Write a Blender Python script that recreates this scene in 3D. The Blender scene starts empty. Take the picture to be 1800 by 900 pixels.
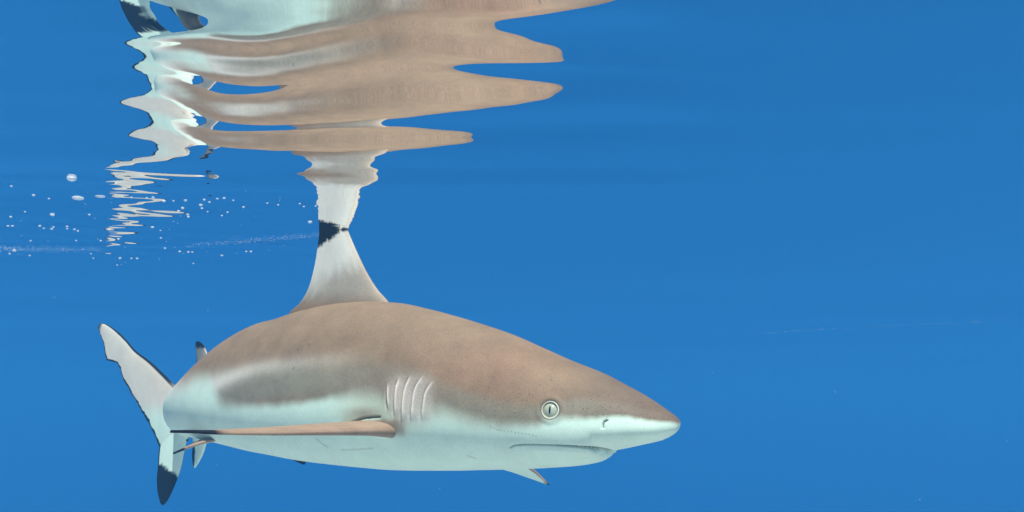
import bpy, bmesh, math, random
import numpy as np
from mathutils import Vector, Matrix

random.seed(7)
rng = np.random.default_rng(11)
scene = bpy.context.scene
C = scene.collection

# ------------------------------------------------------------------ camera
F = 1500.0                       # focal length in photo pixels (photo 1800 x 900)
HORIZON = 700.0                  # eye level lies low in the frame: the camera looks slightly up
PITCH = math.atan((HORIZON - 450.0) / F)
cam_d = bpy.data.cameras.new('camera')
cam = bpy.data.objects.new('camera', cam_d)
C.objects.link(cam)
cam_d.sensor_width = 36.0
cam_d.lens = F / 1800.0 * 36.0
cam_d.clip_start = 0.02
cam_d.clip_end = 2000.0
cam.location = (0, 0, 0)
cam.rotation_euler = (math.pi / 2 + PITCH, 0, 0)
scene.camera = cam

# ------------------------------------------------------------------ light
SUN_EL = math.radians(61.0)
SUN_AZ = math.radians(166.0)     # clockwise from +Y: behind the camera, a little to the right
world = bpy.data.worlds.new('World')
scene.world = world
world.use_nodes = True
wn = world.node_tree
sky = wn.nodes.new('ShaderNodeTexSky')
sky.sky_type = 'NISHITA'
sky.sun_disc = False
sky.sun_elevation = SUN_EL
sky.sun_rotation = SUN_AZ
wn.links.new(sky.outputs[0], wn.nodes['Background'].inputs[0])
wn.nodes['Background'].inputs[1].default_value = 0.10

sun_d = bpy.data.lights.new('sun', 'SUN')
sun_d.energy = 4.2
sun_d.angle = math.radians(0.5)
sun_d.color = (1.0, 0.95, 0.86)
sun = bpy.data.objects.new('sun', sun_d)
C.objects.link(sun)
to_sun = Vector((math.sin(SUN_AZ) * math.cos(SUN_EL), math.cos(SUN_AZ) * math.cos(SUN_EL), math.sin(SUN_EL)))
sun.rotation_euler = (-to_sun).to_track_quat('-Z', 'Y').to_euler()
sun.location = to_sun * 20

scene.view_settings.view_transform = 'Standard'
scene.view_settings.look = 'None'
scene.view_settings.gamma = 1.0
scene.view_settings.use_curve_mapping = False
scene.view_settings.exposure = 0.55
scene.render.engine = 'CYCLES'
cy = scene.cycles
cy.max_bounces = 12
cy.diffuse_bounces = 4
cy.glossy_bounces = 4
cy.transmission_bounces = 4
cy.volume_bounces = 4
cy.transparent_max_bounces = 16
cy.use_denoising = True
cy.caustics_reflective = False

# ------------------------------------------------------------------ pixel <-> place
SP, CP = math.sin(PITCH), math.cos(PITCH)


def at(x, y, Y):
    """Point of the place seen at photo pixel (x, y) whose distance along +Y is Y."""
    a = (np.asarray(x, float) - 900.0) / F
    b = (450.0 - np.asarray(y, float)) / F
    dy = CP - b * SP
    dz = SP + b * CP
    t = np.asarray(Y, float) / dy
    return np.stack([a * t, dy * t, dz * t], axis=-1)


def proj(P):
    P = np.asarray(P, float)
    X, Y, Z = P[..., 0], P[..., 1], P[..., 2]
    d = Y * CP + Z * SP
    v = -Y * SP + Z * CP
    return 900.0 + F * X / d, 450.0 - F * v / d


def pl(x, pts):
    """Smooth (monotone cubic) curve through pts = [(x, y), ...]."""
    pts = sorted(pts)
    xs = np.array([p[0] for p in pts], float)
    ys = np.array([p[1] for p in pts], float)
    x = np.clip(np.asarray(x, float), xs[0], xs[-1])
    h = np.diff(xs)
    dl = np.diff(ys) / h
    m = np.zeros_like(ys)
    m[1:-1] = np.where(dl[:-1] * dl[1:] > 0, 2 * dl[:-1] * dl[1:] / (dl[:-1] + dl[1:] + 1e-30), 0)
    m[0], m[-1] = dl[0], dl[-1]
    k = np.clip(np.searchsorted(xs, x) - 1, 0, len(h) - 1)
    t = (x - xs[k]) / h[k]
    t2, t3 = t * t, t * t * t
    return ((2 * t3 - 3 * t2 + 1) * ys[k] + (t3 - 2 * t2 + t) * h[k] * m[k]
            + (-2 * t3 + 3 * t2) * ys[k + 1] + (t3 - t2) * h[k] * m[k + 1])


def sstep(a, b, x):
    t = np.clip((np.asarray(x, float) - a) / (b - a), 0, 1)
    return t * t * (3 - 2 * t)


def lin(c):
    c = np.asarray(c, float) / 255.0
    return np.where(c <= 0.04045, c / 12.92, ((c + 0.055) / 1.055) ** 2.4)


def mesh_obj(name, verts, faces, mat=None, parent=None, smooth=True):
    me = bpy.data.meshes.new(name)
    me.from_pydata([tuple(v) for v in verts], [], [tuple(f) for f in faces])
    if smooth:
        me.polygons.foreach_set('use_smooth', [True] * len(me.polygons))
    if mat:
        me.materials.append(mat)
    me.update()
    o = bpy.data.objects.new(name, me)
    C.objects.link(o)
    if parent:
        o.parent = parent
    return o


def new_mat(name):
    m = bpy.data.materials.new(name)
    m.use_nodes = True
    nt = m.node_tree
    nt.nodes.clear()
    out = nt.nodes.new('ShaderNodeOutputMaterial')
    return m, nt, out


def nd(nt, kind, **kw):
    n = nt.nodes.new(kind)
    for k, v in kw.items():
        if k.startswith('i_'):
            n.inputs[k[2:].replace('_', ' ')].default_value = v
        else:
            setattr(n, k, v)
    return n


# ------------------------------------------------------------------ materials
def plain(name, col, rough=0.5, spec=0.3):
    m, nt, out = new_mat(name)
    p = nd(nt, 'ShaderNodeBsdfPrincipled')
    p.inputs['Base Color'].default_value = (*col, 1)
    p.inputs['Roughness'].default_value = rough
    p.inputs['Specular IOR Level'].default_value = spec
    nt.links.new(p.outputs[0], out.inputs[0])
    return m


def mat_water():
    # a clear interface: mirrors below the critical angle, lets steep light through
    m, nt, out = new_mat('water_surface')
    fr = nd(nt, 'ShaderNodeFresnel')
    fr.inputs['IOR'].default_value = 1.333
    tr = nd(nt, 'ShaderNodeBsdfTransparent')
    gl = nd(nt, 'ShaderNodeBsdfGlossy')
    gl.inputs['Roughness'].default_value = 0.0
    gl.inputs['Color'].default_value = (1, 1, 1, 1)
    mx = nd(nt, 'ShaderNodeMixShader')
    nt.links.new(fr.outputs[0], mx.inputs[0])
    nt.links.new(tr.outputs[0], mx.inputs[1])
    nt.links.new(gl.outputs[0], mx.inputs[2])
    nt.links.new(mx.outputs[0], out.inputs[0])
    return m


def mat_sand():
    m, nt, out = new_mat('sand')
    tc = nd(nt, 'ShaderNodeTexCoord')
    n = nd(nt, 'ShaderNodeTexNoise')
    n.inputs['Scale'].default_value = 1.5
    n.inputs['Detail'].default_value = 8
    r = nd(nt, 'ShaderNodeValToRGB')
    r.color_ramp.elements[0].color = (0.60, 0.56, 0.47, 1)
    r.color_ramp.elements[1].color = (0.74, 0.70, 0.61, 1)
    p = nd(nt, 'ShaderNodeBsdfPrincipled')
    p.inputs['Roughness'].default_value = 0.9
    b = nd(nt, 'ShaderNodeBump')
    b.inputs['Strength'].default_value = 0.4
    nt.links.new(tc.outputs['Object'], n.inputs['Vector'])
    nt.links.new(n.outputs[0], r.inputs[0])
    nt.links.new(r.outputs[0], p.inputs['Base Color'])
    nt.links.new(n.outputs[0], b.inputs['Height'])
    nt.links.new(b.outputs[0], p.inputs['Normal'])
    nt.links.new(p.outputs[0], out.inputs[0])
    return m


def mat_skin():
    m, nt, out = new_mat('shark_skin')
    L = nt.links.new
    tc = nd(nt, 'ShaderNodeTexCoord')
    at_c = nd(nt, 'ShaderNodeAttribute', attribute_name='skin')
    at_p = nd(nt, 'ShaderNodeAttribute', attribute_name='pores')
    # fine denticle grain
    g = nd(nt, 'ShaderNodeTexNoise')
    g.inputs['Scale'].default_value = 620
    g.inputs['Detail'].default_value = 3
    L(tc.outputs['Object'], g.inputs['Vector'])
    g2 = nd(nt, 'ShaderNodeTexNoise')
    g2.inputs['Scale'].default_value = 28
    g2.inputs['Detail'].default_value = 7
    g2.inputs['Roughness'].default_value = 0.65
    L(tc.outputs['Object'], g2.inputs['Vector'])
    m1 = nd(nt, 'ShaderNodeMapRange')
    m1.inputs['From Min'].default_value = 0.3
    m1.inputs['From Max'].default_value = 0.7
    m1.inputs['To Min'].default_value = 0.85
    m1.inputs['To Max'].default_value = 1.15
    L(g.outputs[0], m1.inputs[0])
    m2 = nd(nt, 'ShaderNodeMapRange')
    m2.inputs['From Min'].default_value = 0.3
    m2.inputs['From Max'].default_value = 0.7
    m2.inputs['To Min'].default_value = 0.85
    m2.inputs['To Max'].default_value = 1.15
    L(g2.outputs[0], m2.inputs[0])
    mm = nd(nt, 'ShaderNodeMath', operation='MULTIPLY')
    L(m1.outputs[0], mm.inputs[0])
    L(m2.outputs[0], mm.inputs[1])
    lum = nd(nt, 'ShaderNodeSeparateColor')
    L(at_c.outputs['Color'], lum.inputs[0])
    amp = nd(nt, 'ShaderNodeMapRange')
    amp.inputs['From Min'].default_value = 0.25
    amp.inputs['From Max'].default_value = 0.65
    amp.inputs['To Min'].default_value = 1.0
    amp.inputs['To Max'].default_value = 0.45
    L(lum.outputs[1], amp.inputs[0])
    m3 = nd(nt, 'ShaderNodeMath', operation='SUBTRACT')
    L(mm.outputs[0], m3.inputs[0])
    m3.inputs[1].default_value = 1.0
    m4 = nd(nt, 'ShaderNodeMath', operation='MULTIPLY_ADD')
    L(m3.outputs[0], m4.inputs[0])
    L(amp.outputs[0], m4.inputs[1])
    m4.inputs[2].default_value = 1.0
    vm = nd(nt, 'ShaderNodeVectorMath', operation='SCALE')
    L(at_c.outputs['Color'], vm.inputs[0])
    L(m4.outputs[0], vm.inputs['Scale'])
    # sensory pores on the snout
    vo = nd(nt, 'ShaderNodeTexVoronoi')
    vo.inputs['Scale'].default_value = 240
    L(tc.outputs['Object'], vo.inputs['Vector'])
    lt = nd(nt, 'ShaderNodeMath', operation='LESS_THAN')
    lt.inputs[1].default_value = 0.18
    L(vo.outputs['Distance'], lt.inputs[0])
    wn_ = nd(nt, 'ShaderNodeSeparateColor')
    L(vo.outputs['Color'], wn_.inputs[0])
    sel = nd(nt, 'ShaderNodeMath', operation='LESS_THAN')
    L(wn_.outputs[0], sel.inputs[0])
    L(at_p.outputs['Fac'], sel.inputs[1])
    pm = nd(nt, 'ShaderNodeMath', operation='MULTIPLY')
    L(lt.outputs[0], pm.inputs[0])
    L(sel.outputs[0], pm.inputs[1])
    pm2 = nd(nt, 'ShaderNodeMath', operation='MULTIPLY')
    L(pm.outputs[0], pm2.inputs[0])
    pm2.inputs[1].default_value = 0.6
    mx = nd(nt, 'ShaderNodeMix', data_type='RGBA')
    L(pm2.outputs[0], mx.inputs[0])
    L(vm.outputs[0], mx.inputs[6])
    mx.inputs[7].default_value = (0.03, 0.028, 0.025, 1)
    p = nd(nt, 'ShaderNodeBsdfPrincipled')
    p.inputs['Roughness'].default_value = 0.55
    p.inputs['Specular IOR Level'].default_value = 0.12
    L(mx.outputs[2], p.inputs['Base Color'])
    b = nd(nt, 'ShaderNodeBump')
    b.inputs['Strength'].default_value = 0.12
    b.inputs['Distance'].default_value = 0.0006
    L(g.outputs[0], b.inputs['Height'])
    L(b.outputs[0], p.inputs['Normal'])
    L(p.outputs[0], out.inputs[0])
    return m


M_WATER, M_SAND, M_SKIN = mat_water(), mat_sand(), mat_skin()
M_EYE = plain('iris', (0.36, 0.44, 0.34), 0.15, 0.5)
M_LID = plain('eyelid_skin', (0.55, 0.62, 0.52), 0.5, 0.2)
M_PUPIL = plain('pupil', (0.006, 0.006, 0.006), 0.2, 0.5)
M_TOOTH = plain('tooth', (0.75, 0.74, 0.68), 0.3, 0.4)


def mat_bubble():
    m, nt, out = new_mat('bubble_skin')
    d = nd(nt, 'ShaderNodeBsdfPrincipled')
    d.inputs['Base Color'].default_value = (0.80, 0.92, 0.97, 1)
    d.inputs['Roughness'].default_value = 0.15
    d.inputs['Specular IOR Level'].default_value = 0.9
    t = nd(nt, 'ShaderNodeBsdfTransparent')
    lw = nd(nt, 'ShaderNodeFresnel')
    mx = nd(nt, 'ShaderNodeMixShader')
    mx.inputs[0].default_value = 0.46
    nt.links.new(t.outputs[0], mx.inputs[1])
    nt.links.new(d.outputs[0], mx.inputs[2])
    nt.links.new(mx.outputs[0], out.inputs[0])
    return m


M_BUBBLE = mat_bubble()

# ------------------------------------------------------------------ the shark's line of swimming (plan view)
# heading angle of the spine against the picture plane: the head points right and a little to the camera
NOSE = at(1195, 742, 0.95)
S_END = 1.10
ss = np.linspace(0, S_END, 2201)
phi = np.radians(pl(ss, [(0, 27), (0.33, 28), (0.45, 30), (0.56, 32), (0.68, 38), (0.78, 48), (0.86, 60), (0.95, 70), (1.02, 68), (1.10, 45)]))
dsx = ss[1] - ss[0]
spx = NOSE[0] - np.concatenate([[0], np.cumsum(np.cos(0.5 * (phi[1:] + phi[:-1])) * dsx)])
spy = NOSE[1] + np.concatenate([[0], np.cumsum(np.sin(0.5 * (phi[1:] + phi[:-1])) * dsx)])
spc = 900 + F * spx / (spy * (CP - 0.01 * SP))          # rough centre pixel column


def spine(s):
    return np.interp(s, ss, spx), np.interp(s, ss, spy), np.interp(s, ss, phi)


def s_of_px(x):
    return np.interp(-np.asarray(x, float), -spc, ss)


# ------------------------------------------------------------------ water surface: ripples read as mirror slopes
FIN_S = s_of_px(590)
_fx, _fy, _ = spine(FIN_S)
WATER_Z = float(at(590, 406, _fy)[2])

# ripple knots: (image row of the surface point, image row of what it mirrors) at three bearings
LOW = [(590, 276, 522), (590, 289, 500), (590, 306, 530), (590, 334, 458), (590, 370, 440), (590, 395, 417), (590, 406, 406)]
KA = [(290, r, t) for r, t in [(-60, 830), (36, 897), (68, 755), (88, 822), (110, 760), (140, 838), (175, 690), (197, 772), (233, 682), (253, 780), (290, 590), (318, 640), (335, 600), (360, 660), (395, 600)]]
KB = [(430, r, t) for r, t in [(-60, 700), (48, 830), (88, 612), (117, 735), (160, 562), (196, 730), (227, 562), (247, 722)]] + [(430, 268, 577)] + LOW[:-1]
KC = [(950, -60, 720), (1060, 4, 672), (830, 40, 555), (990, 106, 621), (745, 117, 550), (962, 158, 606), (640, 210, 500), (805, 239, 558), (680, 265, 522)] + LOW[:-1]
KD = [(680, r, t) for r, t in [(-60, 720), (4, 714), (36, 640), (68, 682), (112, 572), (165, 645), (214, 522), (242, 588), (266, 527)]] + LOW[:-1]
COLS = [(245, KA, 1.55), (355, KB, None), (435, KB, None), (680, KD, None), (950, KC, None)]
WY0, WY1 = 0.36, 1.24
ROWS = np.arange(WY1, WY0, -0.001)


def column(K, Yt):
    return np.array([(r, t, Yt or (1.25 if px == 430 else float(spine(s_of_px(px))[1]))) for px, r, t in K])


COLK = [(px, column(K, Yt)) for px, K, Yt in COLS]
AZ = np.linspace(-100, 1900, 161)                  # bearings as pixel columns on the eye line
HF = np.zeros((len(AZ), len(ROWS)))
for i, az in enumerate(AZ):
    azc = min(max(az, COLK[0][0]), COLK[-1][0] + 150)
    q = 0
    while q < len(COLK) - 2 and azc > COLK[q + 1][0]:
        q += 1
    t = (azc - COLK[q][0]) / (COLK[q + 1][0] - COLK[q][0])
    kn = COLK[q][1] * (1 - t) + COLK[q + 1][1] * t
    kr = np.maximum.accumulate(kn[:, 0] + np.arange(len(kn)) * 1e-3)
    calm = 1 - 0.8 * float(sstep(1080, 1350, az))
    z = WATER_Z
    Yp = ROWS[0]
    a = (az - 900.0) / F
    zs = []
    for Y in ROWS:
        S = np.array([a * Y, Y, z])
        px_, row = proj(S)
        k = min(max(int(np.searchsorted(kr, row)) - 1, 0), len(kr) - 2)
        t = min(max((row - kr[k]) / (kr[k + 1] - kr[k]), 0), 1)
        t = 0.5 - 0.5 * math.cos(math.pi * t)
        t = t ** 1.7 if kn[k, 1] > kn[k + 1, 1] else 1 - (1 - t) ** 1.7
        tr, tY = kn[k, 1:] * (1 - t) + kn[k + 1, 1:] * t
        # slope that mirrors the view ray to row tr at distance tY
        d2 = at(px_, tr, tY) - S
        d2 /= np.linalg.norm(d2)
        n = d2 - S / np.linalg.norm(S)
        sl = min(max(-n[1] / n[2], -0.16), 0.16) * (1 - float(sstep(335, 400, row))) * calm
        z += sl * (Y - Yp)
        Yp = Y
        zs.append(z)
    HF[i] = zs
HF -= WATER_Z
# ripples run on smoothly from bearing to bearing and calm down to the right of the shark
_k = np.exp(-0.5 * (np.arange(-12, 13) * (AZ[1] - AZ[0]) / 24.0) ** 2)
_k /= _k.sum()
_pad = np.concatenate([np.repeat(HF[:1], 12, 0), HF, np.repeat(HF[-1:], 12, 0)])
HF = sum(_k[q] * _pad[q:q + len(AZ)] for q in range(25))


def _lowpass(A, n, sig, ax):
    k = np.exp(-0.5 * (np.arange(-n, n + 1) / sig) ** 2)
    k /= k.sum()
    A = np.moveaxis(A, ax, 0)
    lo = 2 * A[:1] - A[n:0:-1]
    hi = 2 * A[-1:] - A[-2:-n - 2:-1]
    P = np.concatenate([lo, A, hi])
    return np.moveaxis(sum(k[q] * P[q:q + len(A)] for q in range(2 * n + 1)), 0, ax)


# the broad lie of the surface changes only slowly sideways; the ripples ride on it
_low = _lowpass(HF, 200, 70.0, 1)
HF = HF - _low + _lowpass(_low, 45, 16.0, 0)

# small random ripples
_rw = []
for k in range(60):
    lam = 0.020 * (6.0 ** rng.random())
    th = rng.normal(0, 0.55) + math.pi / 2
    sl = rng.uniform(0.3, 1.0)
    _rw.append((2 * math.pi / lam * math.cos(th), 2 * math.pi / lam * math.sin(th), rng.uniform(0, 6.28), sl * lam / 6.28))
_sw = []
for k in range(14):
    lam = 0.35 * (10.0 ** rng.random())
    th = rng.normal(0, 0.7) + math.pi / 2
    _sw.append((2 * math.pi / lam * math.cos(th), 2 * math.pi / lam * math.sin(th), rng.uniform(0, 6.28), rng.uniform(0.4, 1) * lam / 6.28))


def water_height(X, Y):
    X = np.asarray(X, float)
    Y = np.asarray(Y, float)
    Ys = np.maximum(Y, 0.2)
    az = 900 + F * X / Ys
    fi = np.clip((az - AZ[0]) / (AZ[1] - AZ[0]), 0, len(AZ) - 1.001)
    fj = np.clip((WY1 - Y) / 0.001, 0, len(ROWS) - 1.001)
    i0, j0 = fi.astype(int), fj.astype(int)
    u, v = fi - i0, fj - j0
    H = (HF[i0, j0] * (1 - u) * (1 - v) + HF[i0 + 1, j0] * u * (1 - v)
         + HF[i0, j0 + 1] * (1 - u) * v + HF[i0 + 1, j0 + 1] * u * v)
    near = sstep(0.05, 0.36, Y) * (1 - sstep(1.0, 2.0, np.abs(X)))
    H = H * near
    R = np.zeros_like(H)
    for kx, ky, p, a in _rw:
        R += a * np.sin(kx * X + ky * Y + p)
    rip = 0.0085 * sstep(0.70, 0.95, Y) * (1 - sstep(3.0, 5.0, Y)) * (1 - 0.8 * sstep(-0.32, -0.2, X) * (1 - sstep(1.25, 1.5, Y)))
    rip = rip + 0.0005 * (1 - sstep(0.70, 0.95, Y)) * sstep(0.1, 0.3, Y)
    Wv = np.zeros_like(H)
    for kx, ky, p, a in _sw:
        Wv += a * np.sin(kx * X + ky * Y + p)
    sw = 0.010 * np.maximum(sstep(1.3, 2.6, Y), np.maximum(sstep(0.1, -0.6, Y), sstep(1.2, 2.2, np.abs(X))))
    # low wake ridge trailing to the left of the fin
    yr = 1.285 + 0.06 * (X + 0.30) * -0.2
    ridge = 0.0006 * np.exp(-((Y - yr) / 0.016) ** 2) * sstep(-0.22, -0.32, X)
    return WATER_Z + H + R * rip + Wv * sw - ridge


def axis(lo, hi, step, far, grow):
    a = list(np.arange(lo, hi + 1e-9, step))
    s = step
    p = a[-1]
    while p < far:
        s *= grow
        p += s
        a.append(p)
    s = step
    p = a[0]
    out = []
    while p > -far:
        s *= grow
        p -= s
        out.append(p)
    return np.array(out[::-1] + a)


gx = axis(-1.0, 0.62, 0.006, 160, 1.16)
gy = axis(0.34, 1.70, 0.0022, 160, 1.13)
GX, GY = np.meshgrid(gx, gy)
GZ = water_height(GX, GY)


def grid_obj(name, X, Y, Z, mat):
    nr, nc = X.shape
    V = np.stack([X, Y, Z], -1).reshape(-1, 3)
    idx = np.arange(nr * nc).reshape(nr, nc)
    Fc = np.stack([idx[:-1, :-1], idx[:-1, 1:], idx[1:, 1:], idx[1:, :-1]], -1).reshape(-1, 4)
    me = bpy.data.meshes.new(name)
    me.vertices.add(len(V))
    me.vertices.foreach_set('co', V.ravel())
    me.loops.add(Fc.size)
    me.loops.foreach_set('vertex_index', Fc.ravel().astype(np.int32))
    me.polygons.add(len(Fc))
    me.polygons.foreach_set('loop_start', np.arange(0, Fc.size, 4, dtype=np.int32))
    me.polygons.foreach_set('loop_total', np.full(len(Fc), 4, dtype=np.int32))
    me.polygons.foreach_set('use_smooth', np.ones(len(Fc), dtype=bool))
    me.materials.append(mat)
    me.update(calc_edges=True)
    o = bpy.data.objects.new(name, me)
    C.objects.link(o)
    return o


water = grid_obj('water_surface', GX, GY, GZ, M_WATER)
water['kind'] = 'structure'

# ------------------------------------------------------------------ unseen sea bed: pale sand shelf added to bounce sunlight up, dropping off beyond
bx = axis(-8, 8, 0.4, 190, 1.25)
by = axis(-8, 30, 0.4, 190, 1.25)
BX, BY = np.meshgrid(bx, by)
edge = 2.3 + 0.2 * np.sin(BX * 0.45) + 0.25 * np.sin(BX * 1.3 + 1)
BZ = (-1.75 + 0.10 * np.sin(BX * 0.7 + 0.4 * BY) + 0.06 * np.sin(BY * 1.1 - 0.3 * BX)
      - 27.0 * sstep(0, 26, BY - edge) ** 0.7)
bounce_seabed = grid_obj('bounce_seabed', BX, BY, BZ, M_SAND)
bounce_seabed['kind'] = 'structure'

# ------------------------------------------------------------------ the shark's body: rings along the spine
TOP = [(1.0e-4, 742)]


def contour(px_list):
    """(pixel column, row) -> list of (s, row)"""
    out, last = [], -1.0
    for x, y in sorted(px_list, reverse=True):
        s_ = float(s_of_px(x))
        if s_ > last + 5e-4:
            out.append((s_, y))
            last = s_
    return out


top_px = [(1195, 740), (1190, 735), (1184, 730), (1170, 720), (1150, 706), (1125, 690.5), (1095, 674), (1058, 655), (1000, 632), (950, 610), (900, 588), (850, 571), (800, 556), (750, 543), (700, 533), (650, 530), (600, 533), (550, 542), (520, 550), (490, 560)]
bot_px = [(1195, 745), (1190, 756), (1184, 762), (1166, 772), (1150, 777), (1132, 781), (1100, 788), (1074, 793), (1068, 795), (1065.5, 799), (1063.5, 804), (1059, 808.5), (1052, 812), (1040, 815), (1022, 818), (1000, 820), (950, 823), (900, 825), (850, 826), (800, 827), (750, 827), (700, 826), (650, 822), (600, 817), (550, 811), (520, 806), (490, 800)]
mid_px = [(1195, 743), (1150, 748), (1100, 748), (1000, 740), (900, 728), (800, 712), (700, 705), (600, 702), (500, 703), (430, 712), (357, 727)]
half_w = [(0, 0.004), (0.004, 0.012), (0.012, 0.022), (0.03, 0.036), (0.06, 0.050), (0.10, 0.060), (0.16, 0.071), (0.24, 0.080), (0.33, 0.086), (0.42, 0.087), (0.52, 0.083), (0.62, 0.074), (0.72, 0.061), (0.82, 0.046), (0.92, 0.032), (1.00, 0.023), (1.10, 0.013)]
def rear(px_list, tail):
    c = [p for p in contour(px_list) if p[0] < tail[0][0] - 0.02]
    return c + tail


TOPS = rear(top_px, [(0.62, 567), (0.68, 591), (0.74, 624), (0.80, 658), (0.86, 679), (0.92, 688), (1.00, 696), (1.05, 701), (1.10, 706)])
BOTS = rear(bot_px, [(0.62, 795), (0.68, 784), (0.74, 775), (0.80, 769), (0.86, 765), (0.92, 760), (1.00, 754), (1.10, 748)])
MIDS = rear(mid_px, [(0.62, 702), (0.70, 704), (0.80, 710), (0.90, 716), (1.00, 721), (1.10, 727)])

s_list = np.unique(np.concatenate([
    np.array([0.0004, 0.001, 0.002, 0.0035]), np.arange(0.005, 0.46, 0.00125), np.arange(0.46, S_END + 1e-6, 0.004)]))
NS, NT = len(s_list), 440
th = np.linspace(0, 2 * math.pi, NT, endpoint=False)
cx, cy_, cph = spine(s_list)
yt, yb, ym = pl(s_list, TOPS), pl(s_list, BOTS), pl(s_list, MIDS)


def z_at(row, X, Y):
    # height of a point at plan position (X, Y) that shows on image row `row`
    b = (450.0 - row) / F
    return Y * (SP + b * CP) / (CP - b * SP)


zt, zb, zm = z_at(yt, cx, cy_), z_at(yb, cx, cy_), z_at(ym, cx, cy_)
w = pl(s_list, half_w)
st, ct = np.sin(th), np.cos(th)
lat = np.sign(st)[None, :] * np.abs(st)[None, :] ** 0.95 * w[:, None]
up = np.where(ct[None, :] >= 0, (zt - zm)[:, None] * np.abs(ct)[None, :] ** 1.0,
              -(zm - zb)[:, None] * np.abs(ct)[None, :] ** 0.92)
# lateral direction (towards the far side)
lx, ly = np.sin(cph), np.cos(cph)
BV = np.stack([cx[:, None] + lat * lx[:, None], cy_[:, None] + lat * ly[:, None], zm[:, None] + up], -1)

near_j = np.where(st <= 0, np.arange(NT), (NT - np.arange(NT)) % NT)      # mirror index on the near side
U0, V0 = proj(BV)
U = U0[:, near_j]
V = V0[:, near_j]


def normals(P):
    du = np.gradient(P, axis=0)
    dv = np.roll(P, -1, 1) - np.roll(P, 1, 1)
    n = np.cross(dv, du)
    n /= np.linalg.norm(n, axis=-1, keepdims=True) + 1e-12
    c = P.mean(1, keepdims=True)
    sgn = np.sign(np.sum(n * (P - c), -1, keepdims=True))
    return n * np.where(sgn == 0, 1, sgn)


BN = normals(BV)


def curve_dist(pts, U, V):
    """signed horizontal distance and nearest vertical distance to a polyline"""
    d = np.full(U.shape, 1e9)
    for (x0, y0), (x1, y1) in zip(pts[:-1], pts[1:]):
        ex, ey = x1 - x0, y1 - y0
        t = np.clip(((U - x0) * ex + (V - y0) * ey) / (ex * ex + ey * ey), 0, 1)
        d = np.minimum(d, np.hypot(U - x0 - t * ex, V - y0 - t * ey))
    return d


def smooth_poly(pts, n=10):
    t = np.arange(len(pts))
    tt = np.linspace(0, len(pts) - 1, (len(pts) - 1) * n + 1)
    return list(zip(pl(tt, list(zip(t, [p[0] for p in pts]))), pl(tt, list(zip(t, [p[1] for p in pts])))))


# ---- colours of the skin (base colours, the same on both flanks)
BROWN = np.array([0.245, 0.184, 0.117])
BROWN2 = np.array([0.265, 0.175, 0.112])
GREY = np.array([0.235, 0.24, 0.185])
OLIVE = np.array([0.215, 0.225, 0.165])
WHITE = np.array([0.62, 0.86, 0.74])
BLACK = np.array([0.008, 0.008, 0.009])
PALE = np.array([0.52, 0.50, 0.43])


def mixc(a, b, t):
    t = np.clip(t, 0, 1)[..., None]
    return a * (1 - t) + b * t


vn = np.zeros_like(U)
for k in range(26):
    fx_, fy_, p_ = rng.normal(0, 0.10), rng.normal(0, 0.05), rng.uniform(0, 6.28)
    vn += np.sin(U * fx_ + V * fy_ + p_)
vn /= 5.0
border = pl(U, [(290, 718), (305, 706), (325, 688), (350, 670), (368, 670), (378, 690), (388, 708), (400, 713), (450, 714), (508, 711), (565, 702), (610, 697), (652, 700), (700, 716), (768, 722), (820, 738), (850, 745), (880, 748), (940, 747), (964, 740), (1000, 735), (1048, 735), (1084, 732), (1135, 739), (1195, 745)])
soft = pl(U, [(300, 22), (372, 28), (392, 20), (450, 11), (560, 10), (650, 28), (720, 34), (800, 24), (880, 17), (960, 12), (1050, 8), (1195, 5)])
t_white = sstep(-1, 1, (V - border + vn * 1.2) / soft)
col = np.broadcast_to(BROWN, U.shape + (3,)).copy()
# warmer patch over the head and grey-brown towards the tail
col = mixc(col, BROWN2, 0.9 * np.exp(-((U - 870) / 110) ** 2 - ((V - 645) / 45) ** 2))
col = mixc(col, np.array([0.160, 0.124, 0.088]), sstep(960, 1100, U) * 0.9)
# dark grey flank band
bc = pl(U, [(340, 690), (400, 685), (450, 680), (520, 672), (600, 668), (700, 672), (800, 702), (900, 722), (960, 728), (1010, 716), (1070, 722), (1195, 744)])
bw = pl(U, [(340, 14), (400, 24), (480, 30), (560, 32), (700, 34), (800, 22), (900, 16), (1000, 16), (1195, 12)])
col = mixc(col, GREY, np.exp(-((V - bc) / bw) ** 4) * pl(U, [(340, 0.6), (380, 0.9), (480, 0.9), (620, 0.7), (720, 0.45), (820, 0.5), (950, 0.35), (1010, 0.7), (1080, 0.3), (1195, 0)]))
col = mixc(col, OLIVE, np.exp(-((V - (border - 16)) / 16) ** 2) * sstep(760, 820, U) * (1 - sstep(950, 1000, U)) * 0.7)
# pale stripe above the band
sc_ = pl(U, [(300, 700), (345, 694), (380, 674), (420, 657), (470, 645), (540, 637), (620, 628), (700, 622)])
sw_ = pl(U, [(300, 40), (345, 26), (380, 18), (430, 13), (520, 13), (620, 14), (700, 16)])
sa_ = pl(U, [(300, 1), (380, 0.95), (440, 0.62), (520, 0.34), (600, 0.16), (680, 0.0)])
col = mixc(col, np.array([0.62, 0.64, 0.57]), np.exp(-((V - sc_) / sw_) ** 2) * sa_)
col = mixc(col, WHITE, t_white)
# the whole underside and the tail root go white
col = mixc(col, WHITE, sstep(360, 325, U) * sstep(672, 722, V))
# gill region paler
gill = np.exp(-((U - 722) / 38) ** 4 - ((V - 705) / 42) ** 4)
col = mixc(col, np.array([0.50, 0.48, 0.43]), gill * 0.75)
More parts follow.
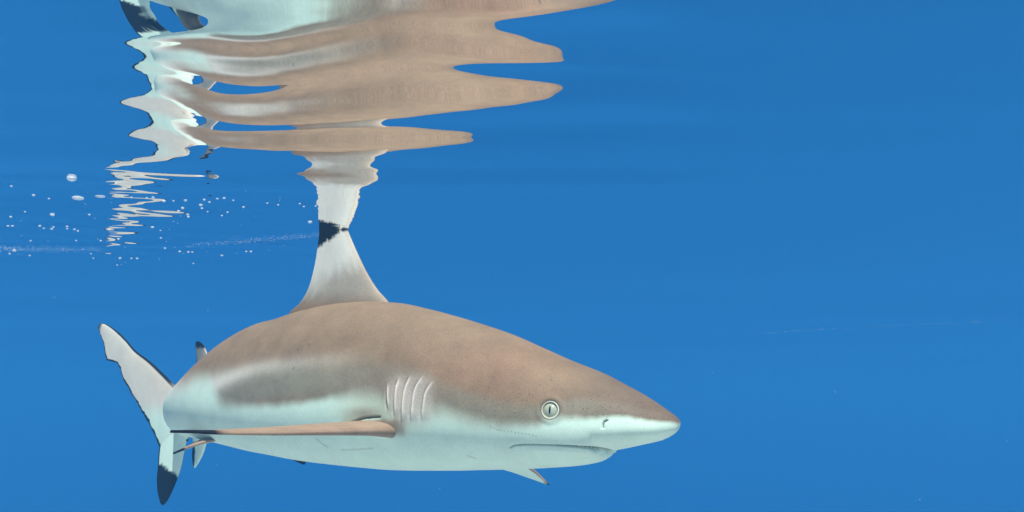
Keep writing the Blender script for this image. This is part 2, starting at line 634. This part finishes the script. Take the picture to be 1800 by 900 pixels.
# soft grey patch above the pectoral root
col = mixc(col, np.array([0.33, 0.32, 0.25]), 0.8 * np.exp(-((U - 640) / 34) ** 2 - ((V - 726) / 13) ** 2))
col = mixc(col, np.array([0.30, 0.215, 0.15]), 0.85 * np.exp(-((U - 686 + vn * 4) / 27) ** 4 - ((V - 752 + vn * 2) / 15) ** 4))
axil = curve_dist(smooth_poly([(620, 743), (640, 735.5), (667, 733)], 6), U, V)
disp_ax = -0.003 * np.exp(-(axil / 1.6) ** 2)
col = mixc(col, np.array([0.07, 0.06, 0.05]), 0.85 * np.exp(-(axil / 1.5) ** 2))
pores = (np.exp(-((V - border + 6) / 9) ** 2) * 0.8 + np.exp(-((V - 712) / 18) ** 2) * 0.45) * sstep(985, 1010, U)
pores += 0.4 * np.exp(-((V - (border - 50)) / 22) ** 2) * sstep(800, 850, U) * (1 - sstep(960, 990, U))
pores *= sstep(3, -3, V - border)
disp = disp_ax.copy()

# ---- gill slits
GILLS = [[(681, 674), (681.5, 695), (682.6, 722)], [(701, 664), (695, 692), (694, 734)], [(721, 660), (710, 693), (706, 742)],
         [(742, 661), (728, 690), (722, 741)], [(760, 670), (747, 694), (741, 740)]]
for G in GILLS:
    gp = smooth_poly(G, 8)
    gy_ = np.array([p[1] for p in gp])
    gxx = np.array([p[0] for p in gp])
    xc = np.interp(V, gy_, gxx)
    along = sstep(gy_[0] - 3, gy_[0] + 16, V) * (1 - sstep(gy_[-1] - 18, gy_[-1] + 3, V))
    dx = U - xc
    flap = np.where(dx >= 0, np.exp(-dx / 7.0), np.exp(-(dx / 1.4) ** 2))
    groove = np.exp(-((dx + 3.0) / 1.6) ** 2)
    disp += (0.0022 * flap - 0.0022 * groove) * along
    col = mixc(col, np.array([0.80, 0.80, 0.76]), np.exp(-((dx - 0.8) / 1.8) ** 2) * along * 0.9)
    col = mixc(col, np.array([0.22, 0.21, 0.18]), np.exp(-((dx + 3.2) / 1.5) ** 2) * along * 0.55)  # shade behind each flap, painted as a thin dark line

# ---- mouth
MOUTH = smooth_poly([(897, 787), (906, 783), (930, 781.5), (980, 783), (1020, 786), (1050, 789), (1070, 793), (1080, 796)], 8)
dm = curve_dist(MOUTH, U, V)
mw = pl(U, [(890, 1.0), (960, 1.0), (1020, 1.5), (1060, 2.1), (1080, 2.0)])
inm = (U < 1082)
mline = np.exp(-(dm / mw) ** 2) * inm
disp -= pl(U, [(890, 0.002), (980, 0.003), (1050, 0.006), (1080, 0.007)]) * mline
col = mixc(col, np.array([0.06, 0.06, 0.045]), mline * pl(U, [(890, 0.7), (960, 0.55), (1010, 0.8), (1075, 0.9)]))  # shadow inside the mouth, painted dark along the line
lip = np.exp(-((V - np.interp(U, [p[0] for p in MOUTH], [p[1] for p in MOUTH]) - 9) / 5) ** 2) * sstep(905, 950, U) * (1 - sstep(1060, 1074, U))
disp += 0.0010 * lip
fold = curve_dist(smooth_poly([(985, 812), (1015, 811), (1040, 806), (1056, 798)], 6), U, V)
disp -= 0.0008 * np.exp(-(fold / 2.0) ** 2)
# nostril
dn = curve_dist(smooth_poly([(1067, 739), (1062.5, 741.5), (1060.5, 746), (1060, 752)], 6), U, V)
disp -= 0.003 * np.exp(-(dn / 1.5) ** 2)
col = mixc(col, np.array([0.05, 0.05, 0.045]), np.exp(-(dn / 1.3) ** 2) * 0.85)
# row of pores behind the mouth corner
for i in range(14):
    x_, y_ = 862 + i * 6.2, 751 + 15 * (i / 13) ** 0.7 + random.uniform(-1, 1)
    col = mixc(col, np.array([0.12, 0.13, 0.11]), 0.7 * np.exp(-(((U - x_) ** 2 + (V - y_) ** 2) / 1.4)))
for G in ([(556, 771), (566, 780), (576, 786)], [(600, 791), (630, 790), (655, 788)], [(822, 801), (836, 806)]):
    col = mixc(col, np.array([0.35, 0.40, 0.37]), 0.5 * np.exp(-(curve_dist(G, U, V) / 1.3) ** 2))
# eye socket
EYE = (967, 720)
de = np.hypot(U - EYE[0], V - EYE[1])
disp -= 0.0030 * np.exp(-(de / 12) ** 4)
disp += 0.0010 * np.exp(-((de - 21) / 5) ** 2)
col = mixc(col, np.array([0.10, 0.10, 0.08]), 0.7 * np.exp(-((de - 16.8) / 1.5) ** 2))

BV2 = BV + BN * disp[..., None]

verts = [BV2.reshape(-1, 3)]
cols = [col.reshape(-1, 3)]
por = [np.clip(pores, 0, 1).ravel()]
idx = np.arange(NS * NT).reshape(NS, NT)
a_ = idx[:-1]
b_ = idx[1:]
quads = np.stack([a_, np.roll(a_, -1, 1), np.roll(b_, -1, 1), b_], -1).reshape(-1, 4)
faces = [quads]
nv = NS * NT
# caps
for ring, rev in ((0, False), (NS - 1, True)):
    cpt = BV2[ring].mean(0)
    verts.append(cpt[None])
    cols.append(col[ring].mean(0)[None])
    por.append(np.zeros(1))
    r = idx[ring]
    r2 = np.roll(r, -1)
    ci = np.full(NT, nv)
    tri = np.stack([r2, r, ci, ci], -1) if not rev else np.stack([r, r2, ci, ci], -1)
    faces.append(tri)
    nv += 1


# ---- fins: lofted foils whose root flares into the body
def fin(sections, nchord, tmax, colour, flare=None, normal=None):
    """sections: array (n, 2, 3) of leading / trailing points from root to tip; tmax: thickness per section;
    colour(u, v, P) -> base colour; normal: (n,3) thickness direction"""
    global nv
    n = len(sections)
    c = 0.5 - 0.5 * np.cos(np.linspace(0, math.pi, nchord))
    prof = 1.48 * np.sqrt(c) * (1 - c) * (1 - 0.25 * c) + 0.02 * (1 - c)     # rounded leading edge, sharp trailing edge
    prof = prof / prof.max()
    LE, TE = sections[:, 0], sections[:, 1]
    P = LE[:, None] * (1 - c)[None, :, None] + TE[:, None] * c[None, :, None]
    T = np.asarray(tmax)[:, None] * prof[None, :] * 0.5 + 0.0005
    A = P + normal[:, None] * T[..., None]
    B = P - normal[:, None] * T[..., None]
    loop = np.concatenate([A, B[:, ::-1]], 1)
    m = loop.shape[1]
    uu = np.broadcast_to(np.concatenate([c, c[::-1]])[None, :], (n, m))
    vv = np.broadcast_to(np.linspace(0, 1, n)[:, None], (n, m))
    cc = colour(uu, vv, loop)
    verts.append(loop.reshape(-1, 3))
    cols.append(cc.reshape(-1, 3))
    por.append(np.zeros(n * m))
    ix = np.arange(n * m).reshape(n, m) + nv
    faces.append(np.stack([ix[:-1], np.roll(ix[:-1], -1, 1), np.roll(ix[1:], -1, 1), ix[1:]], -1).reshape(-1, 4))
    nv += n * m
    cpt = loop[-1].mean(0)
    verts.append(cpt[None])
    cols.append(cc[-1].mean(0)[None])
    por.append(np.zeros(1))
    r = ix[-1]
    faces.append(np.stack([r, np.roll(r, -1), np.full(m, nv), np.full(m, nv)], -1))
    nv += 1


def edge_pts(px, Yf):
    """pixel outline points -> places; Yf gives the distance at a pixel column"""
    return np.array([at(x, y, Yf(x)) for x, y in px])


def resample(pts, n, power=1.0):
    pts = np.asarray(pts, float)
    t = np.concatenate([[0], np.cumsum(np.linalg.norm(np.diff(pts, axis=0), axis=1))])
    t /= t[-1]
    q = np.linspace(0, 1, n) ** power
    return np.stack([pl(q, list(zip(t, pts[:, k]))) for k in range(3)], -1)


def wob(u, v, seed, amp):
    r = np.random.default_rng(seed)
    out = np.zeros_like(u)
    for k in range(12):
        out += np.sin(u * r.normal(0, 40) + v * r.normal(0, 40) + r.uniform(0, 6.28))
    return out * amp / 4


# first dorsal fin: stands in the plane of the spine, its tip breaks the surface
def Y_dors(x):
    return spine(s_of_px(x))[1]


le = resample(edge_pts([(700, 560), (680, 528), (664, 510), (645, 480), (627, 443), (612, 408), (600, 380), (588, 362), (577, 354)], Y_dors), 60)
te = resample(edge_pts([(515, 585), (508, 554), (528, 532), (542, 508), (551, 478), (557, 447), (561, 415), (564, 385), (569, 360)], Y_dors), 60)
# trailing edge sweeps back to the free rear tip
tv = np.linspace(0, 1, 60)
pxte, pyte = proj(te)
sec = np.stack([le, te], 1)
d_ax = le[0] - te[0]
d_n = np.array([d_ax[1], -d_ax[0], 0.0])
d_n /= np.linalg.norm(d_n)
nrm = np.broadcast_to(d_n, (60, 3)).copy()


def c_dorsal(u, v, P):
    x, y = proj(P)
    c = np.broadcast_to(np.array([0.39, 0.375, 0.31]), u.shape + (3,)).copy()
    c = mixc(c, BROWN, sstep(505, 545, y))
    k = y + 0.55 * (x - 560) + wob(u, v, 3, 6)
    c = mixc(c, np.array([0.72, 0.77, 0.70]), sstep(522, 472, k) * 0.95)
    c = mixc(c, np.array([0.42, 0.36, 0.27]), sstep(0.12, 0.0, u) * 0.6)
    kb = y + 0.74 * (x - 560) * np.where(y > 406, 1, 0.3) + wob(u, v, 5, 3)
    c = mixc(c, BLACK, sstep(438, 433, kb))
    return c


fin(sec, 40, pl(tv, [(0, 0.030), (0.1, 0.020), (0.25, 0.0135), (0.6, 0.009), (1, 0.003)]), c_dorsal, normal=nrm)
# second dorsal fin
le = resample(np.array([at(380, 690, 1.38), at(370, 650, 1.40), at(364, 622, 1.415), at(355, 604, 1.43), at(349, 600, 1.44)]), 20)
te = resample(np.array([at(340, 700, 1.48), at(346, 650, 1.47), at(345, 620, 1.46), at(344, 606, 1.455), at(345, 600, 1.45)]), 20)
n2 = np.cross(le[0] - te[0], [0, 0, 1.0])
n2 /= np.linalg.norm(n2)


def c_sec(u, v, P):
    x, y = proj(P)
    c = np.broadcast_to(np.array([0.40, 0.39, 0.34]), u.shape + (3,)).copy()
    return mixc(c, BLACK, np.maximum(sstep(614, 610, y), sstep(0.93, 0.97, u)))


fin(np.stack([le, te], 1), 16, pl(np.linspace(0, 1, 20), [(0, 0.012), (0.4, 0.006), (1, 0.002)]), c_sec, normal=np.broadcast_to(n2, (20, 3)).copy())

# caudal fin: long notched upper lobe, short lower lobe, in one plane
CR = spine(1.04)
cdir = math.radians(24)
c_n = np.array([-math.sin(cdir), -math.cos(cdir), 0.0])


def Y_caud(x):
    Xc = CR[0]
    # plane through the tail root turned by cdir: X = Xc - t cos, Y = Yc + t sin
    a = (x - 900.0) / F
    # a*Y ~ X  ->  a*(Yc + t sin) = Xc - t cos
    t = (Xc - a * CR[1]) / (a * math.sin(cdir) + math.cos(cdir))
    return CR[1] + t * math.sin(cdir)


up_le = [(352, 716), (330, 699), (312, 682), (286, 656), (262, 634), (238, 616), (222, 598), (208, 584), (194, 574), (184, 569), (178, 568)]
up_te = [(330, 775), (305, 788), (280, 785), (271, 762), (259, 739), (246, 716), (232, 693), (218, 668), (207, 638), (187, 633), (181, 600), (173, 577)]
le = resample(edge_pts(up_le, Y_caud), 70)
te_p = edge_pts(up_te, Y_caud)
tq = np.linspace(0, 1, 70)
tt = np.linspace(0, 1, len(up_te))
tx = np.interp(tq, tt, [p[0] for p in up_te])
ty = np.interp(tq, tt, [p[1] for p in up_te])
ser = np.random.default_rng(4).normal(0, 0.7, 70) * sstep(0.2, 0.4, tq)
te = edge_pts(list(zip(tx + ser, ty)), Y_caud)


def c_caud(u, v, P):
    x, y = proj(P)
    c = np.broadcast_to(np.array([0.66, 0.68, 0.60]), u.shape + (3,)).copy()
    c = mixc(c, np.array([0.42, 0.38, 0.31]), np.exp(-(u / 0.35) ** 2) * sstep(0.9, 0.3, v) * 0.5)
    c = mixc(c, WHITE, sstep(700, 740, y))
    wdt = 0.05 + 0.03 * v + wob(u * 0, v, 8, 0.02)
    edge_t = sstep(1 - wdt, 1 - wdt * 0.7, u)
    edge_l = sstep(0.055, 0.03, u) * sstep(0.15, 0.3, v)
    c = mixc(c, BLACK, np.maximum(edge_t, edge_l))
    return mixc(c, BLACK, sstep(0.975, 0.99, v))


fin(np.stack([le, te], 1), 44, pl(tq, [(0, 0.024), (0.2, 0.014), (0.6, 0.008), (1, 0.004)]), c_caud, normal=np.broadcast_to(c_n, (70, 3)).copy())
lo_le = [(352, 728), (340, 752), (328, 775), (322, 800), (318, 820), (312, 840), (303, 862), (294, 880), (287, 888)]
lo_te = [(310, 735), (295, 755), (284, 772), (280.5, 785), (279, 800), (278, 818), (276, 840), (277, 862), (282, 884)]
le = resample(edge_pts(lo_le, Y_caud), 50)
te = resample(edge_pts(lo_te, Y_caud), 50)


def c_low(u, v, P):
    x, y = proj(P)
    c = np.broadcast_to(WHITE, u.shape + (3,)).copy()
    k = y - 0.75 * (x - 282) + wob(u, v, 9, 3)
    c = mixc(c, BLACK, sstep(812, 817, k))
    return mixc(c, BLACK, sstep(0.93, 0.96, u) * sstep(0.05, 0.25, v))


fin(np.stack([le, te], 1), 30, pl(np.linspace(0, 1, 50), [(0, 0.022), (0.3, 0.011), (1, 0.003)]), c_low, normal=np.broadcast_to(c_n, (50, 3)).copy())


# pectoral fins
def c_pec(dark_from, top, under):
    def f(u, v, P):
        n, m = u.shape
        upper = np.zeros_like(u)
        upper[:, : m // 2] = 1
        c = np.where(upper[..., None] > 0, top, under) * np.ones(u.shape + (1,))
        c = mixc(c, np.array([0.29, 0.215, 0.15]), sstep(0.12, 0.05, u))
        c = mixc(c, np.array([0.36, 0.33, 0.27]), sstep(0.20, 0.08, v) * 0.8)
        return mixc(c, BLACK, np.maximum(sstep(dark_from, dark_from + 0.03, v), sstep(0.95, 0.98, u) * sstep(0.8, 0.9, v)))
    return f


PECTOP = np.array([0.35, 0.255, 0.172])
# near fin: held level, seen along its blade
n_s = 60
tq = np.linspace(0, 1, n_s)
le = resample(np.array([at(760, 762, 1.10), at(708, 761, 1.045), at(655, 760, 0.965), at(570, 761, 0.88), at(470, 762, 0.825), at(380, 761, 0.80), at(330, 758.5, 0.795), at(300, 758.5, 0.795)]), n_s)
te = resample(np.array([at(640, 744, 1.12), at(600, 743, 1.06), at(570, 744, 1.0), at(520, 748, 0.945), at(440, 753, 0.89), at(370, 756.5, 0.84), at(325, 758.5, 0.81), at(299, 758.5, 0.797)]), n_s)
nn = np.cross(le - te, np.gradient(le, axis=0))
nn /= np.linalg.norm(nn, axis=-1, keepdims=True)
nn *= np.sign(nn[:, 2:3])
fin(np.stack([le, te], 1), 34, pl(tq, [(0, 0.046), (0.1, 0.028), (0.18, 0.020), (0.28, 0.0145), (0.5, 0.0085), (0.8, 0.0042), (1, 0.0015)]), c_pec(0.87, PECTOP, WHITE), normal=nn)
# far fin: slopes down behind the belly, its tip shows under the jaw
le = resample(np.array([at(800, 770, 1.10), at(850, 790, 1.15), at(900, 805, 1.18), at(938, 826, 1.195), at(955, 842, 1.20), at(965, 852, 1.20)]), 40)
te = resample(np.array([at(740, 790, 1.20), at(790, 805, 1.235), at(845, 815, 1.25), at(895, 828, 1.24), at(935, 842, 1.22), at(963, 852, 1.203)]), 40)
nn = np.cross(le - te, np.gradient(le, axis=0))
nn /= np.linalg.norm(nn, axis=-1, keepdims=True)
nn *= np.sign(nn[:, 2:3])
fin(np.stack([le, te], 1), 24, pl(np.linspace(0, 1, 40), [(0, 0.02), (0.4, 0.010), (1, 0.0015)]), c_pec(0.96, PECTOP, WHITE), normal=nn)
# pelvic fins
for (l0, t0, dk) in (
        ([at(420, 760, 1.33), at(395, 769, 1.27), at(360, 777, 1.235), at(330, 787, 1.225), at(305, 797, 1.225)],
         [at(385, 752, 1.44), at(372, 764, 1.38), at(348, 775, 1.33), at(325, 787, 1.275), at(304, 797, 1.232)], 0.86),
        ([at(545, 790, 1.40), at(541, 804, 1.42), at(538, 811, 1.43), at(536, 816, 1.44)],
         [at(510, 790, 1.46), at(510, 801, 1.46), at(516, 809, 1.46), at(532, 816, 1.445)], 0.35)):
    le = resample(np.array(l0), 30)
    te = resample(np.array(t0), 30)
    nn = np.cross(le - te, np.gradient(le, axis=0))
    nn /= np.linalg.norm(nn, axis=-1, keepdims=True)
    nn *= np.sign(nn[:, 2:3] + 1e-9)
    fin(np.stack([le, te], 1), 18, pl(np.linspace(0, 1, 30), [(0, 0.016), (0.3, 0.009), (1, 0.0015)]), c_pec(dk, PECTOP, WHITE), normal=nn)
# anal fin
le = resample(np.array([at(366, 745, 1.40), at(361, 782, 1.42), at(354, 803, 1.44), at(343, 822, 1.46)]), 24)
te = resample(np.array([at(340, 745, 1.48), at(339, 780, 1.48), at(338, 800, 1.475), at(340, 821, 1.465)]), 24)


def c_anal(u, v, P):
    c = np.broadcast_to(WHITE, u.shape + (3,)).copy()
    return mixc(c, BLACK, sstep(0.50, 0.54, u - 0.1 + 0.5 * (v - 0.6)) * sstep(0.35, 0.45, v))


n2 = np.cross(le[0] - te[0], [0, 0, 1.0])
n2 /= np.linalg.norm(n2)
fin(np.stack([le, te], 1), 18, pl(np.linspace(0, 1, 24), [(0, 0.012), (0.4, 0.006), (1, 0.002)]), c_anal, normal=np.broadcast_to(n2, (24, 3)).copy())

V_all = np.concatenate(verts)
C_all = np.concatenate(cols)
P_all = np.concatenate(por)
F_all = np.concatenate(faces)
is_tri = F_all[:, 2] == F_all[:, 3]
root_loc = np.array([float(spine(0.45)[0]), float(spine(0.45)[1]), -0.11])

shark = bpy.data.objects.new('shark', None)
C.objects.link(shark)
shark.location = root_loc
shark['label'] = 'brown-backed shark with white belly and black fin tips swimming under the rippled surface'
shark['category'] = 'shark'
fl = [tuple(f[:3]) if t else tuple(f) for f, t in zip(F_all.tolist(), is_tri.tolist())]
me = bpy.data.meshes.new('body')
me.from_pydata((V_all - root_loc).tolist(), [], fl)
ca = me.color_attributes.new('skin', 'FLOAT_COLOR', 'POINT')
ca.data.foreach_set('color', np.concatenate([C_all, np.ones((len(C_all), 1))], 1).ravel())
pa = me.attributes.new('pores', 'FLOAT', 'POINT')
pa.data.foreach_set('value', P_all)
me.polygons.foreach_set('use_smooth', [True] * len(me.polygons))
me.materials.append(M_SKIN)
me.update()
bm = bmesh.new()
bm.from_mesh(me)
bmesh.ops.recalc_face_normals(bm, faces=bm.faces)
bm.to_mesh(me)
bm.free()
body = bpy.data.objects.new('body', me)
C.objects.link(body)
body.parent = shark


# ---- eyes on both sides
def skin_point(px, py, far=False):
    jn = np.where(st <= 0)[0]
    d = np.hypot(U0[:, jn] - px, V0[:, jn] - py)
    i, j = np.unravel_index(np.argmin(d), d.shape)
    j = jn[j]
    if far:
        j = (NT - j) % NT
    i0, i1 = max(i - 8, 0), min(i + 8, NS - 1)
    ta = BV[i1, j] - BV[i0, j]
    tb = BV[i, (j + 8) % NT] - BV[i, (j - 8) % NT]
    n = np.cross(ta, tb)
    n /= np.linalg.norm(n)
    if np.dot(n, BV[i, j] - BV[i].mean(0)) < 0:
        n = -n
    return BV[i, j], n


def frame(n, fwd):
    n = Vector(n).normalized()
    f = Vector(fwd)
    f = (f - n * f.dot(n)).normalized()
    u = n.cross(f)
    if u.z < 0:
        u = -u
    return f, u, n


def eye(far):
    p, n = skin_point(*EYE, far=far)
    hd = Vector((math.cos(0.47), -math.sin(0.47), 0))
    f, u, n = frame(n, hd)
    o = Vector(p) - Vector(root_loc)
    R = 0.0098
    # eyeball: shallow dome
    vs, fs = [], []
    nr, na = 14, 40
    for i in range(nr + 1):
        a = i / nr * math.radians(80)
        for k in range(na):
            b = 2 * math.pi * k / na
            vs.append(o + (f * math.cos(b) + u * math.sin(b) * 0.98) * (R * 0.86 * math.sin(a)) + n * (0.0055 * math.cos(a) - 0.0040))
    for i in range(nr):
        for k in range(na):
            fs.append((i * na + k, i * na + (k + 1) % na, (i + 1) * na + (k + 1) % na, (i + 1) * na + k))
    e = mesh_obj('eye', vs, fs, M_EYE, shark)
    # pupil: upright slit, a lens just proud of the eyeball
    vs, fs = [], []
    nk = 24
    for r_ in (0.0, 0.5, 1.0):
        for k in range(nk):
            b = 2 * math.pi * k / nk
            xx = 0.0011 * r_ * math.cos(b) * abs(math.cos(b)) ** 0.2
            yy = 0.0047 * r_ * math.sin(b)
            rr = math.hypot(xx, yy) / (R * 0.86)
            vs.append(o + f * xx + u * yy + n * (0.0055 * math.sqrt(max(0, 1 - rr * rr)) - 0.0040 + 0.00035))
    for i in range(2):
        for k in range(nk):
            fs.append((i * nk + k, i * nk + (k + 1) % nk, (i + 1) * nk + (k + 1) % nk, (i + 1) * nk + k))
    mesh_obj('pupil', vs, fs, M_PUPIL, e)
    # eyelid: pale rounded ring
    vs, fs = [], []
    na, nb = 48, 10
    for k in range(na):
        b = 2 * math.pi * k / na
        d = f * math.cos(b) + u * math.sin(b)
        rad = R * 0.95
        th_ = 0.00085 + 0.0003 * math.sin(b + 2.2)
        for q in range(nb):
            c2 = 2 * math.pi * q / nb
            vs.append(o + d * (rad + th_ * math.cos(c2)) + n * (th_ * 1.3 * math.sin(c2) - 0.0007))
    for k in range(na):
        for q in range(nb):
            fs.append((k * nb + q, ((k + 1) % na) * nb + q, ((k + 1) % na) * nb + (q + 1) % nb, k * nb + (q + 1) % nb))
    mesh_obj('eyelid', vs, fs, M_LID, e)


eye(False)
eye(True)

# ---- teeth along the front of the mouth and the nasal flap under the snout
for k in range(7):
    x_ = 1018 + k * 7.2
    y_ = float(np.interp(x_, [p[0] for p in MOUTH], [p[1] for p in MOUTH])) + 0.5
    p, n = skin_point(x_, y_)
    o = Vector(p) - Vector(root_loc)
    f, u, n = frame(n, (math.cos(0.47), -math.sin(0.47), 0))
    o = o - n * 0.0012
    hh, ww = 0.0018, 0.0008
    vs = [o + f * ww + u * hh * 0.5, o - f * ww + u * hh * 0.5, o - n * ww + u * hh * 0.5, o + n * ww + u * hh * 0.5, o - u * hh * 0.8]
    mesh_obj('tooth', vs, [(0, 3, 4), (3, 1, 4), (1, 2, 4), (2, 0, 4), (0, 2, 1, 3)], M_TOOTH, shark, smooth=False)
b0 = Vector(at(1163, 768, 0.968)) - Vector(root_loc)
vs, fs = [], []
for i in range(7):
    t = i / 6
    r_ = 0.0030 * (1 - t) ** 0.7
    for k in range(10):
        b = 2 * math.pi * k / 10
        vs.append(b0 + Vector((r_ * math.cos(b) + 0.0012 * t, r_ * 0.6 * math.sin(b), 0.002 - 0.0062 * t)))
for i in range(6):
    for k in range(10):
        fs.append((i * 10 + k, i * 10 + (k + 1) % 10, (i + 1) * 10 + (k + 1) % 10, (i + 1) * 10 + k))
mesh_obj('nasal_flap', vs, fs, M_LID, shark)


# ------------------------------------------------------------------ bubbles under the surface
def bubble_mesh():
    bm = bmesh.new()
    bmesh.ops.create_icosphere(bm, subdivisions=2, radius=1.0)
    for v in bm.verts:
        v.co.z *= 0.45 if v.co.z > 0 else 0.55
    me = bpy.data.meshes.new('bubble')
    bm.to_mesh(me)
    bm.free()
    me.polygons.foreach_set('use_smooth', [True] * len(me.polygons))
    me.materials.append(M_BUBBLE)
    return me


BUB = bubble_mesh()


def on_surface(x, y):
    z = WATER_Z
    for _ in range(8):
        S = at(x, y, 1.0)
        S = S * (z / S[2])
        z = float(water_height(S[0], S[1]))
    return S


def bubble(x, y, wpx, label=None, group=None, flat=1.0, name='bubble'):
    S = on_surface(x, y)
    r = wpx * 0.40 / F * S[1]
    o = bpy.data.objects.new(name, BUB)
    C.objects.link(o)
    o.location = (S[0], S[1], S[2] - r * 0.12 * flat)
    o.scale = (r, r, r * flat)
    o['label'] = label or 'tiny white air bubble clinging under the surface left of the dorsal fin'
    o['category'] = 'bubble'
    o['group'] = group or 'air bubbles under the surface'
    return o


bubble(126, 313, 22, 'largest white bubble, alone at upper left of the bubble trail')
bubble(137, 348, 26, 'wide flat pale bubble just left of the tail reflection', flat=0.5)
bubble(176, 345, 22, 'flat pale bubble touching the left edge of the tail reflection', flat=0.4)
bubble(92, 377, 11, 'round bright bubble left of the tail reflection, above a cluster')
bubble(268, 399, 8, 'single bright bubble right of the lower tail reflection')
bubble(545, 390, 10, 'bright bubble touching the dorsal fin at the waterline')
bubble(25, 440, 9, 'bright bubble on the pale streak at far left')
SMALL = [(59, 343, 7), (19, 381, 6), (86, 349, 5), (44, 372, 5), (157, 377, 6), (14, 397, 6), (22, 397, 6), (70, 397, 6), (77, 401, 5), (91, 402, 7), (94, 399, 5), (118, 398, 6), (118, 402, 5), (131, 403, 6), (137, 406, 5), (231, 347, 6), (258, 348, 6), (269, 347, 7), (288, 353, 9), (305, 353, 5), (326, 352, 8), (321, 366, 7), (314, 371, 7), (330, 377, 7), (331, 381, 6), (353, 360, 9), (355, 366, 6), (359, 351, 6), (368, 355, 6), (382, 349, 6), (394, 348, 7), (390, 379, 5), (428, 364, 6), (400, 373, 5), (470, 357, 5), (489, 360, 5), (527, 358, 5), (555, 362, 5), (534, 363, 5), (290, 436, 6), (316, 442, 6), (331, 443, 6), (338, 443, 5), (390, 449, 6), (211, 454, 6), (231, 454, 5), (241, 454, 6), (433, 442, 5), (441, 442, 6), (17, 446, 5), (52, 449, 5), (208, 420, 6), (282, 405, 4), (134, 423, 4), (20, 327, 6), (243, 372, 4), (160, 446, 4), (164, 454, 4), (206, 466, 4), (340, 463, 4), (54, 423, 4), (177, 423, 5), (283, 418, 5), (254, 356, 4), (410, 352, 5), (365, 372, 4)]
for x, y, w_ in SMALL:
    if y >= 430:
        bubble(x, y, w_, 'tiny white bubble in the lowest scatter, level with or below the pale streak', 'bubbles by the pale streak')
    elif x < 200:
        bubble(x, y, w_, 'tiny white bubble in the scatter left of the zigzag tail reflection', 'bubbles left of the tail reflection')
    else:
        bubble(x, y, w_, 'tiny white bubble in the trail between tail reflection and dorsal fin', 'bubbles between tail reflection and fin')


# faint foam specks on the surface, some added to imitate a pale light streak
def foam(spots):
    bm = bmesh.new()
    for x, y, wpx in spots:
        S = on_surface(x, y)
        r = wpx * 0.5 / F * S[1]
        c = Vector((S[0], S[1], S[2] - r * 0.2))
        ring = [bm.verts.new(c + Vector((r * math.cos(a), r * math.sin(a), 0))) for a in (0, 1.047, 2.094, 3.1416, 4.189, 5.236)]
        tp, bt = bm.verts.new(c + Vector((0, 0, r * 0.4))), bm.verts.new(c - Vector((0, 0, r * 0.5)))
        for q in range(6):
            bm.faces.new((ring[q], ring[(q + 1) % 6], tp))
            bm.faces.new((ring[(q + 1) % 6], ring[q], bt))
    me = bpy.data.meshes.new('foam')
    bm.to_mesh(me)
    bm.free()
    me.polygons.foreach_set('use_smooth', [True] * len(me.polygons))
    me.materials.append(M_BUBBLE)
    o = bpy.data.objects.new('foam', me)
    C.objects.link(o)
    o['kind'] = 'stuff'
    o['label'] = 'faint drift line of white foam specks under the surface, with specks standing in for the pale light streak of the wake'
    o['category'] = 'foam'


spots = []
for k in range(150):
    t = random.random()
    spots.append((1320 + 480 * t, 588 - 26 * t ** 0.8 + random.gauss(0, 1.2), random.uniform(0.5, 1.3)))
for k in range(600):                              # specks put in for the soft pale light on the wake, left of the fin
    t = random.random()
    spots.append((190 * t - 10, 437 + random.gauss(0, 3.2) + 2 * t, random.uniform(0.5, 1.5) * (1 - 0.4 * t)))
for k in range(420):  # second stretch of specks imitating the pale glow on the wake
    t = random.random() ** 0.8
    spots.append((325 + 236 * t, 432 - 19 * t + random.gauss(0, 2.6), random.uniform(0.5, 1.4)))
for k in range(60):
    spots.append((random.uniform(0, 560), random.uniform(330, 470), random.uniform(0.8, 2)))
foam(spots)

# a few specks drifting in the water
bm = bmesh.new()
for k in range(90):
    c = Vector(at(random.uniform(-20, 1820), random.uniform(420, 920), random.uniform(1.7, 4.5)))
    r = random.uniform(0.00035, 0.0010)
    bmesh.ops.create_icosphere(bm, subdivisions=1, radius=r, matrix=Matrix.Translation(c))
me = bpy.data.meshes.new('drifting_specks')
bm.to_mesh(me)
bm.free()
me.materials.append(M_BUBBLE)
o = bpy.data.objects.new('drifting_specks', me)
C.objects.link(o)
o['kind'] = 'stuff'
o['label'] = 'tiny pale specks drifting in the open blue water'
o['category'] = 'specks'

# ------------------------------------------------------------------ the sea water itself: blue haze all round
m, nt, out = new_mat('sea_water')
pv = nd(nt, 'ShaderNodeVolumePrincipled')
pv.inputs['Color'].default_value = (0.037, 0.285, 0.640, 1)
pv.inputs['Density'].default_value = 0.085
pv.inputs['Anisotropy'].default_value = 0.0
nt.links.new(pv.outputs[0], out.inputs['Volume'])
x0, x1, y0, y1, z0, z1 = -150, 150, -150, 150, -30, 0.62
hz = mesh_obj('haze', [(x, y, z) for x in (x0, x1) for y in (y0, y1) for z in (z0, z1)],
              [(0, 1, 3, 2), (4, 6, 7, 5), (0, 4, 5, 1), (2, 3, 7, 6), (0, 2, 6, 4), (1, 5, 7, 3)], m, smooth=False)
hz['kind'] = 'stuff'
